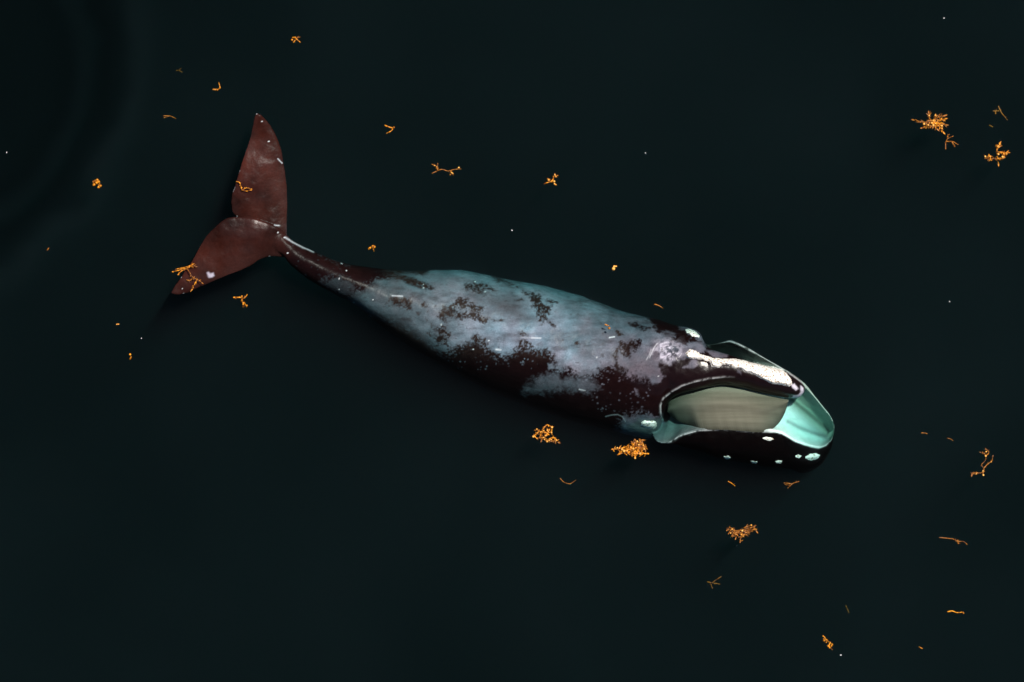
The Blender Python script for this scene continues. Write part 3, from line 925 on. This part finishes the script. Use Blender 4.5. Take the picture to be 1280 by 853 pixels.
def seaweed(name, at, stems, label, cat='seaweed', z=-0.02, thick=0.013, leaf=0.09, n_leaf=7, bladders=1, mat=None, group='seaweed drifting on the water', parts=None):
    """stems: list of px polylines. A clump large enough to show its fronds gets each as a part."""
    org = P(at[0], at[1], z)
    big = len(stems) > 1 if parts is None else parts
    mat = mat or W_GOLD
    if big:
        root = bpy.data.objects.new(name, None)
        COL.objects.link(root)
        root.location = org
    every = Weed()
    allb = []
    for st in stems:
        fr, bl_ = frond(W(st, z, org), thick, leaf, n_leaf, bladders)
        allb += bl_
        if big:
            fr.build('frond', mat if rng.rand() < 0.7 else W_DULL, root)
        else:
            b0 = len(every.v)
            every.v += fr.v
            every.f += [tuple(k + b0 for k in f) for f in fr.f]
    if big:
        for b in allb:
            w_ = Weed()
            w_.ball(b, thick * rng.uniform(1.2, 2.2))
            w_.build('float_bladder', W_BLAD, root)
    else:
        for b in allb:
            every.ball(b, thick * 1.4)
        root = every.build(name, mat)
        root.location = org
    tag(root, label, cat, group)
    return root


def radial(c, pts, extra=0, rad=(6, 12), spreadx=1.0, spready=1.0):
    """stems from about c out to pts, plus extra random ones"""
    out = []
    for p in pts:
        mid = ((c[0] + p[0]) / 2 + rng.uniform(-2, 2), (c[1] + p[1]) / 2 + rng.uniform(-2, 2))
        out.append([(c[0] + rng.uniform(-2, 2), c[1] + rng.uniform(-1.5, 1.5)), mid, p])
    for _ in range(extra):
        a, r = rng.uniform(0, 2 * math.pi), rng.uniform(*rad)
        p = (c[0] + r * math.cos(a) * spreadx, c[1] + r * math.sin(a) * spready)
        out.append([(c[0] + rng.uniform(-4, 4) * spreadx, c[1] + rng.uniform(-3, 3) * spready), ((c[0] + p[0]) / 2 + rng.uniform(-2, 2), (c[1] + p[1]) / 2 + rng.uniform(-2, 2)), p])
    return out


# big dense clumps
seaweed('seaweed_clump', (790, 561), [[(764, 562), (775, 561), (788, 557), (796, 556)], [(780, 567), (784, 563), (792, 559)], [(790, 571), (790, 565), (792, 558)], [(794, 573), (794, 566), (795, 558)], [(801, 569), (798, 563), (793, 558)],
        [(811, 567.5), (804, 567), (799, 561), (794, 557)], [(793, 549), (796, 553), (798, 560)], [(799, 549), (803, 552), (802, 560)], [(807, 556), (807, 560), (800, 563)], [(772, 569), (777, 565), (786, 562)], [(789, 552), (794, 556), (802, 558)],
        [(785, 568), (788, 562), (795, 559)], [(778, 561), (786, 566), (795, 566)]],
        'bright orange dense seaweed clump below the white crust at the corner of the whale mouth', z=0.0, leaf=0.13, n_leaf=9, bladders=1, thick=0.016)
seaweed('seaweed_clump', (1163, 153), radial((1166, 152), [(1144, 150.5), (1156, 159), (1161, 143.5), (1180, 149), (1178, 164), (1181, 156), (1171, 161), (1179, 145), (1163, 158)], 3, (5, 9)),
        'large orange seaweed clump with long arm, biggest near the upper right corner', leaf=0.11, n_leaf=8, thick=0.014)
seaweed('seaweed_clump', (681, 543), [[(684, 531), (679, 536), (677, 541)], [(684, 531), (690, 535), (689, 541), (684, 541)], [(667, 546), (672, 541), (679, 539), (684, 542)], [(667, 543), (671, 548), (680, 547), (684, 550)], [(676, 553), (678, 548), (683, 545)],
        [(682, 551), (690, 551), (697, 553)], [(686, 549), (692, 547), (696, 550)], [(668, 538), (673, 538), (676, 542)], [(683, 544), (685, 538), (689, 535)]],
        'open lacy orange seaweed clump below the dark flank of the whale', leaf=0.09, n_leaf=6, bladders=2)
seaweed('seaweed_clump', (926, 667), [[(908, 664), (912, 660), (917, 662), (916, 668)], [(910, 668), (915, 662), (920, 667)], [(914, 671), (920, 666), (930, 664), (941, 659)], [(919, 675), (922, 668), (932, 664), (941, 662)], [(925, 679), (926, 672), (934, 668), (940, 664)],
        [(930, 660), (936, 658), (942, 659), (945, 663)], [(923, 672), (929, 669), (937, 664)], [(918, 664), (926, 663), (938, 660)]],
        'fan shaped rusty seaweed clump below the whale jaw', leaf=0.10, n_leaf=8, bladders=1, mat=W_DULL)
seaweed('seaweed_clump', (1244, 193), [[(1245, 181), (1246, 187), (1247, 196), (1248, 204)], [(1247, 190), (1253, 191), (1258, 191)], [(1230, 194), (1236, 200), (1243, 198), (1248, 199)], [(1236, 193), (1238, 198)], [(1248, 199), (1254, 198), (1255, 193)], [(1246, 186), (1249, 181)], [(1250, 200), (1256, 195)]],
        'orange hook shaped seaweed clump at the right edge below a thin wisp', leaf=0.10, n_leaf=6, bladders=1)
seaweed('seaweed_clump', (233, 343), [[(215, 340), (224, 338), (233, 334), (240, 331)], [(222, 344), (227, 339), (235, 335)], [(219, 337), (228, 335), (238, 333)], [(234, 336), (238, 342), (241, 347), (248, 350), (252, 353)], [(247, 349), (243, 356), (240, 362)], [(233, 350), (237, 351), (241, 348)], [(238, 332), (244, 333)]],
        'golden feathery seaweed draped over the tip of the lower fluke', z=0.03, leaf=0.07, n_leaf=6, bladders=0, thick=0.010)
seaweed('seaweed_sprig', (303, 235), [[(295, 227), (299, 228), (301, 233), (302, 237), (308, 239), (313, 238)], [(303, 238), (308, 235), (313, 236)]],
        'small yellow zigzag seaweed sprig lying on the upper fluke', z=0.08, leaf=0.05, n_leaf=6, bladders=0, thick=0.011)
seaweed('seaweed_sprig', (1227, 580), [[(1214, 596), (1217, 592), (1225, 591.5), (1229, 590)], [(1228, 594), (1230, 587), (1227, 581), (1231, 577), (1233, 570)], [(1230, 585), (1235, 580), (1240, 576), (1241, 572)], [(1233, 571), (1230, 567), (1227, 566)], [(1233, 570), (1236, 566), (1233, 562)], [(1214, 595), (1216, 591), (1220, 591)]],
        'tall straggling brown seaweed sprig at the right edge, forked at its top', leaf=0.06, n_leaf=6, bladders=1, mat=W_DULL, thick=0.012)
seaweed('seaweed_sprig', (557, 212), [[(540, 217), (546, 214), (552, 212), (560, 214), (568, 212), (575, 211.5)], [(547, 213), (544, 207), (541, 206)], [(547, 213), (547, 206)], [(562, 213), (566, 218)], [(564, 213), (563, 218)]],
        'long thin tan seaweed strand forked at one end, north of the whale back', leaf=0.05, n_leaf=6, bladders=1, mat=W_DULL, thick=0.012)
seaweed('seaweed_clump', (688, 225), [[(680, 230), (686, 228), (692, 227)], [(690, 227), (692, 222), (693, 219)], [(691, 221), (695, 220)], [(689, 226), (694, 230)], [(684, 223), (688, 225)]],
        'compact orange seaweed tuft with two bright bladders, north of the whale back', leaf=0.06, n_leaf=5, bladders=1, thick=0.014)
seaweed('seaweed_sprig', (1187, 178), [[(1182, 187), (1182, 180), (1184, 174), (1190, 171)], [(1183, 177), (1189, 177), (1196, 180)], [(1184, 172), (1185, 169)], [(1190, 178), (1193, 182)]],
        'small brown claw shaped seaweed sprig just below the biggest upper clump', leaf=0.05, n_leaf=4, bladders=0, mat=W_DULL)
seaweed('seaweed_sprig', (1250, 140), [[(1248, 133), (1251, 140), (1258, 149)], [(1241, 139), (1245, 139), (1250, 138)], [(1244, 143), (1245, 139)]],
        'thin dull seaweed wisp at the right edge above the hook shaped clump', z=-0.35, leaf=0.05, n_leaf=5, bladders=0, mat=W_DULL)
# small sprigs: one mesh each
small = [
    ((370, 49), [[(366, 47), (370, 49), (374, 52)], [(367, 53), (371, 48), (374, 47)]], 'tiny bright orange X shaped seaweed sprig near the top edge', 0.05, W_GOLD, -0.01, 1, 0.018),
    ((272, 108), [[(266, 112), (272, 112), (275, 110), (274, 105)]], 'small curled orange seaweed sprig above the upper fluke tip', 0.05, W_GOLD, -0.01, 1, 0.016),
    ((223, 88), [[(220, 88.5), (223, 88), (226, 86)], [(223, 88), (227, 90)]], 'faint olive Y shaped seaweed scrap, highest beside the fluke', 0.03, W_DULL, -0.5, 0, 0.008),
    ((211, 147), [[(204, 145), (211, 145), (219, 148)], [(205, 147.5), (210, 146)]], 'thin arched brown seaweed strand left of the upper fluke', 0.03, W_DULL, -0.15, 0, 0.012),
    ((487, 160), [[(481, 157), (486, 159), (491, 161), (489, 164), (485, 166)]], 'small red orange hooked seaweed sprig between fluke and tan strand', 0.05, W_GOLD, -0.02, 1, 0.018),
    ((120, 228), [[(116, 228), (120, 226), (124, 229)], [(118, 230), (121, 228), (123, 231)]], 'small round pale orange seaweed knot at the left of the fluke', 0.05, W_GOLD, 0.0, 3, 0.026),
    ((464, 310), [[(461, 311), (465, 309), (467, 313)]], 'tiny bright orange seaweed bit above the whale tail stock', 0.04, W_GOLD, 0.0, 2, 0.026),
    ((300, 376), [[(292, 372), (300, 372), (305, 373), (308, 370)], [(301, 376), (304, 379), (304, 382)], [(305, 378), (307, 382)]], 'orange T shaped seaweed sprig below the lower fluke', 0.06, W_GOLD, 0.0, 1, 0.018),
    ((710, 602), [[(700, 598), (705, 603), (712, 605), (719, 601)]], 'thin brown U shaped seaweed strand below the lacy clump', 0.03, W_DULL, -0.1, 0, 0.010),
    ((892, 728), [[(884, 727.5), (889, 728.5), (898, 730)], [(891, 728), (897, 724), (900, 722)], [(888, 729), (890, 734)]], 'faint brown branching seaweed sprig below the fan shaped clump', 0.05, W_DULL, -0.35, 0, 0.010),
    ((913, 603), [[(910, 602), (914, 604), (918, 607)]], 'tiny orange seaweed sliver below the whale lower jaw', 0.03, W_GOLD, -0.05, 0, 0.013),
    ((989, 606), [[(999, 602), (992, 604), (986, 609)], [(990, 605), (982, 604)], [(988, 607), (983, 606)]], 'small tan three pronged seaweed sprig below the whale chin', 0.05, W_DULL, -0.1, 0, 0.013),
    ((1155, 542), [[(1152, 541.5), (1156, 541.5), (1159, 542.5)]], 'tiny pinkish seaweed splinter to the right of the chin, first of two', 0.02, W_DULL, -0.05, 0, 0.016),
    ((1187, 548), [[(1184, 548), (1188, 549), (1191, 551)]], 'tiny brown seaweed splinter to the right of the chin, second of two', 0.02, W_DULL, -0.15, 0, 0.014),
    ((1191, 676), [[(1174, 672), (1183, 673), (1191, 674), (1197, 677), (1204, 677), (1208, 680)], [(1193, 675), (1199, 679)]], 'long thin brown seaweed strand near the right edge below the straggling sprig', 0.04, W_DULL, -0.03, 2, 0.014),
    ((1193, 765), [[(1184, 765), (1190, 764), (1196, 766), (1203, 765.5)]], 'short rusty curved seaweed strand near the lower right corner', 0.04, W_GOLD, -0.06, 1, 0.016),
    ((1035, 803), [[(1030, 796), (1032, 799), (1038, 804)], [(1029, 801), (1033, 800)], [(1038, 803), (1036, 808), (1039, 811)], [(1041, 806), (1037, 809)]], 'orange tangled seaweed sprig near the bottom edge', 0.05, W_GOLD, -0.06, 2, 0.015),
    ((1151, 809), [[(1149, 809), (1153, 811)]], 'tiny orange seaweed speck near the bottom edge, right of the tangled sprig', 0.02, W_GOLD, -0.05, 0, 0.014),
    ((1059, 761), [[(1057, 757), (1059, 761), (1061, 766)]], 'faint olive seaweed hair above the tangled bottom sprig', 0.02, W_DULL, -0.6, 0, 0.009),
    ((823, 382), [[(818, 380.5), (823, 382), (828, 385)]], 'thin olive curved seaweed strand above the whale head', 0.03, W_DULL, -0.04, 0, 0.015),
    ((768, 333), [[(767, 333.5), (771, 333)]], 'single pale orange seaweed float above the middle of the whale back', 0.02, W_BLAD, 0.0, 1, 0.03),
    ((758, 407), [[(756, 406), (760, 407)]], 'tiny orange seaweed bit lying on the grey back of the whale', 0.03, W_GOLD, 0.02, 1, 0.022),
    ((60, 311), [[(59, 313), (61, 310)]], 'tiny dull orange seaweed scrap lying leftmost', 0.02, W_DULL, -0.02, 0, 0.016),
    ((147, 405), [[(146, 405.5), (149, 405.5)]], 'pinkish seaweed speck left of the lower fluke, upper of two', 0.02, W_BLAD, -0.02, 0, 0.018),
    ((163, 447), [[(162.5, 449), (164, 446)]], 'bright orange seaweed speck left of the lower fluke, lower of two', 0.02, W_GOLD, 0.0, 1, 0.02),
    ((1239, 158), [[(1237, 157), (1241, 159)]], 'dim seaweed crumb between the wisp and the hook shaped clump', 0.02, W_DULL, -0.5, 0, 0.018),
]
for at_, stems, label, leaf, mat_, z_, nb, th in small:
    seaweed('seaweed_scrap', at_, stems, label, z=z_, leaf=leaf, n_leaf=3, bladders=nb, mat=mat_, thick=th, parts=False)

# specks of foam floating on the water
foam = ramp_material('foam', (0.6, 0.6, 0.6), (0.8, 0.8, 0.8), 30, 0.7, 0.3)
for (fx, fy), label, r in (((9, 191), 'white foam speck floating at the left edge', 0.013), ((807, 191), 'white foam speck floating above the middle of the whale', 0.014), ((640, 288), 'white foam speck floating above the whale back', 0.012),
                           ((1180, 23), 'pale foam speck floating near the top right corner', 0.012), ((177, 423), 'dim foam speck floating left of the whale tail', 0.009), ((1187, 377), 'dim foam speck floating far to the right of the head', 0.010), ((1051, 819), 'white foam speck at the bottom edge below the tangled seaweed', 0.013)):
    wb = Weed()
    for _ in range(4):
        wb.ball((rng.uniform(-r, r), rng.uniform(-r, r), rng.uniform(-0.2, 0.2) * r), r * rng.uniform(0.5, 0.8))
    o = wb.build('foam_speck', foam)
    o.location = P(fx, fy, 0.0)
    tag(o, label, 'foam', 'foam specks on the water')
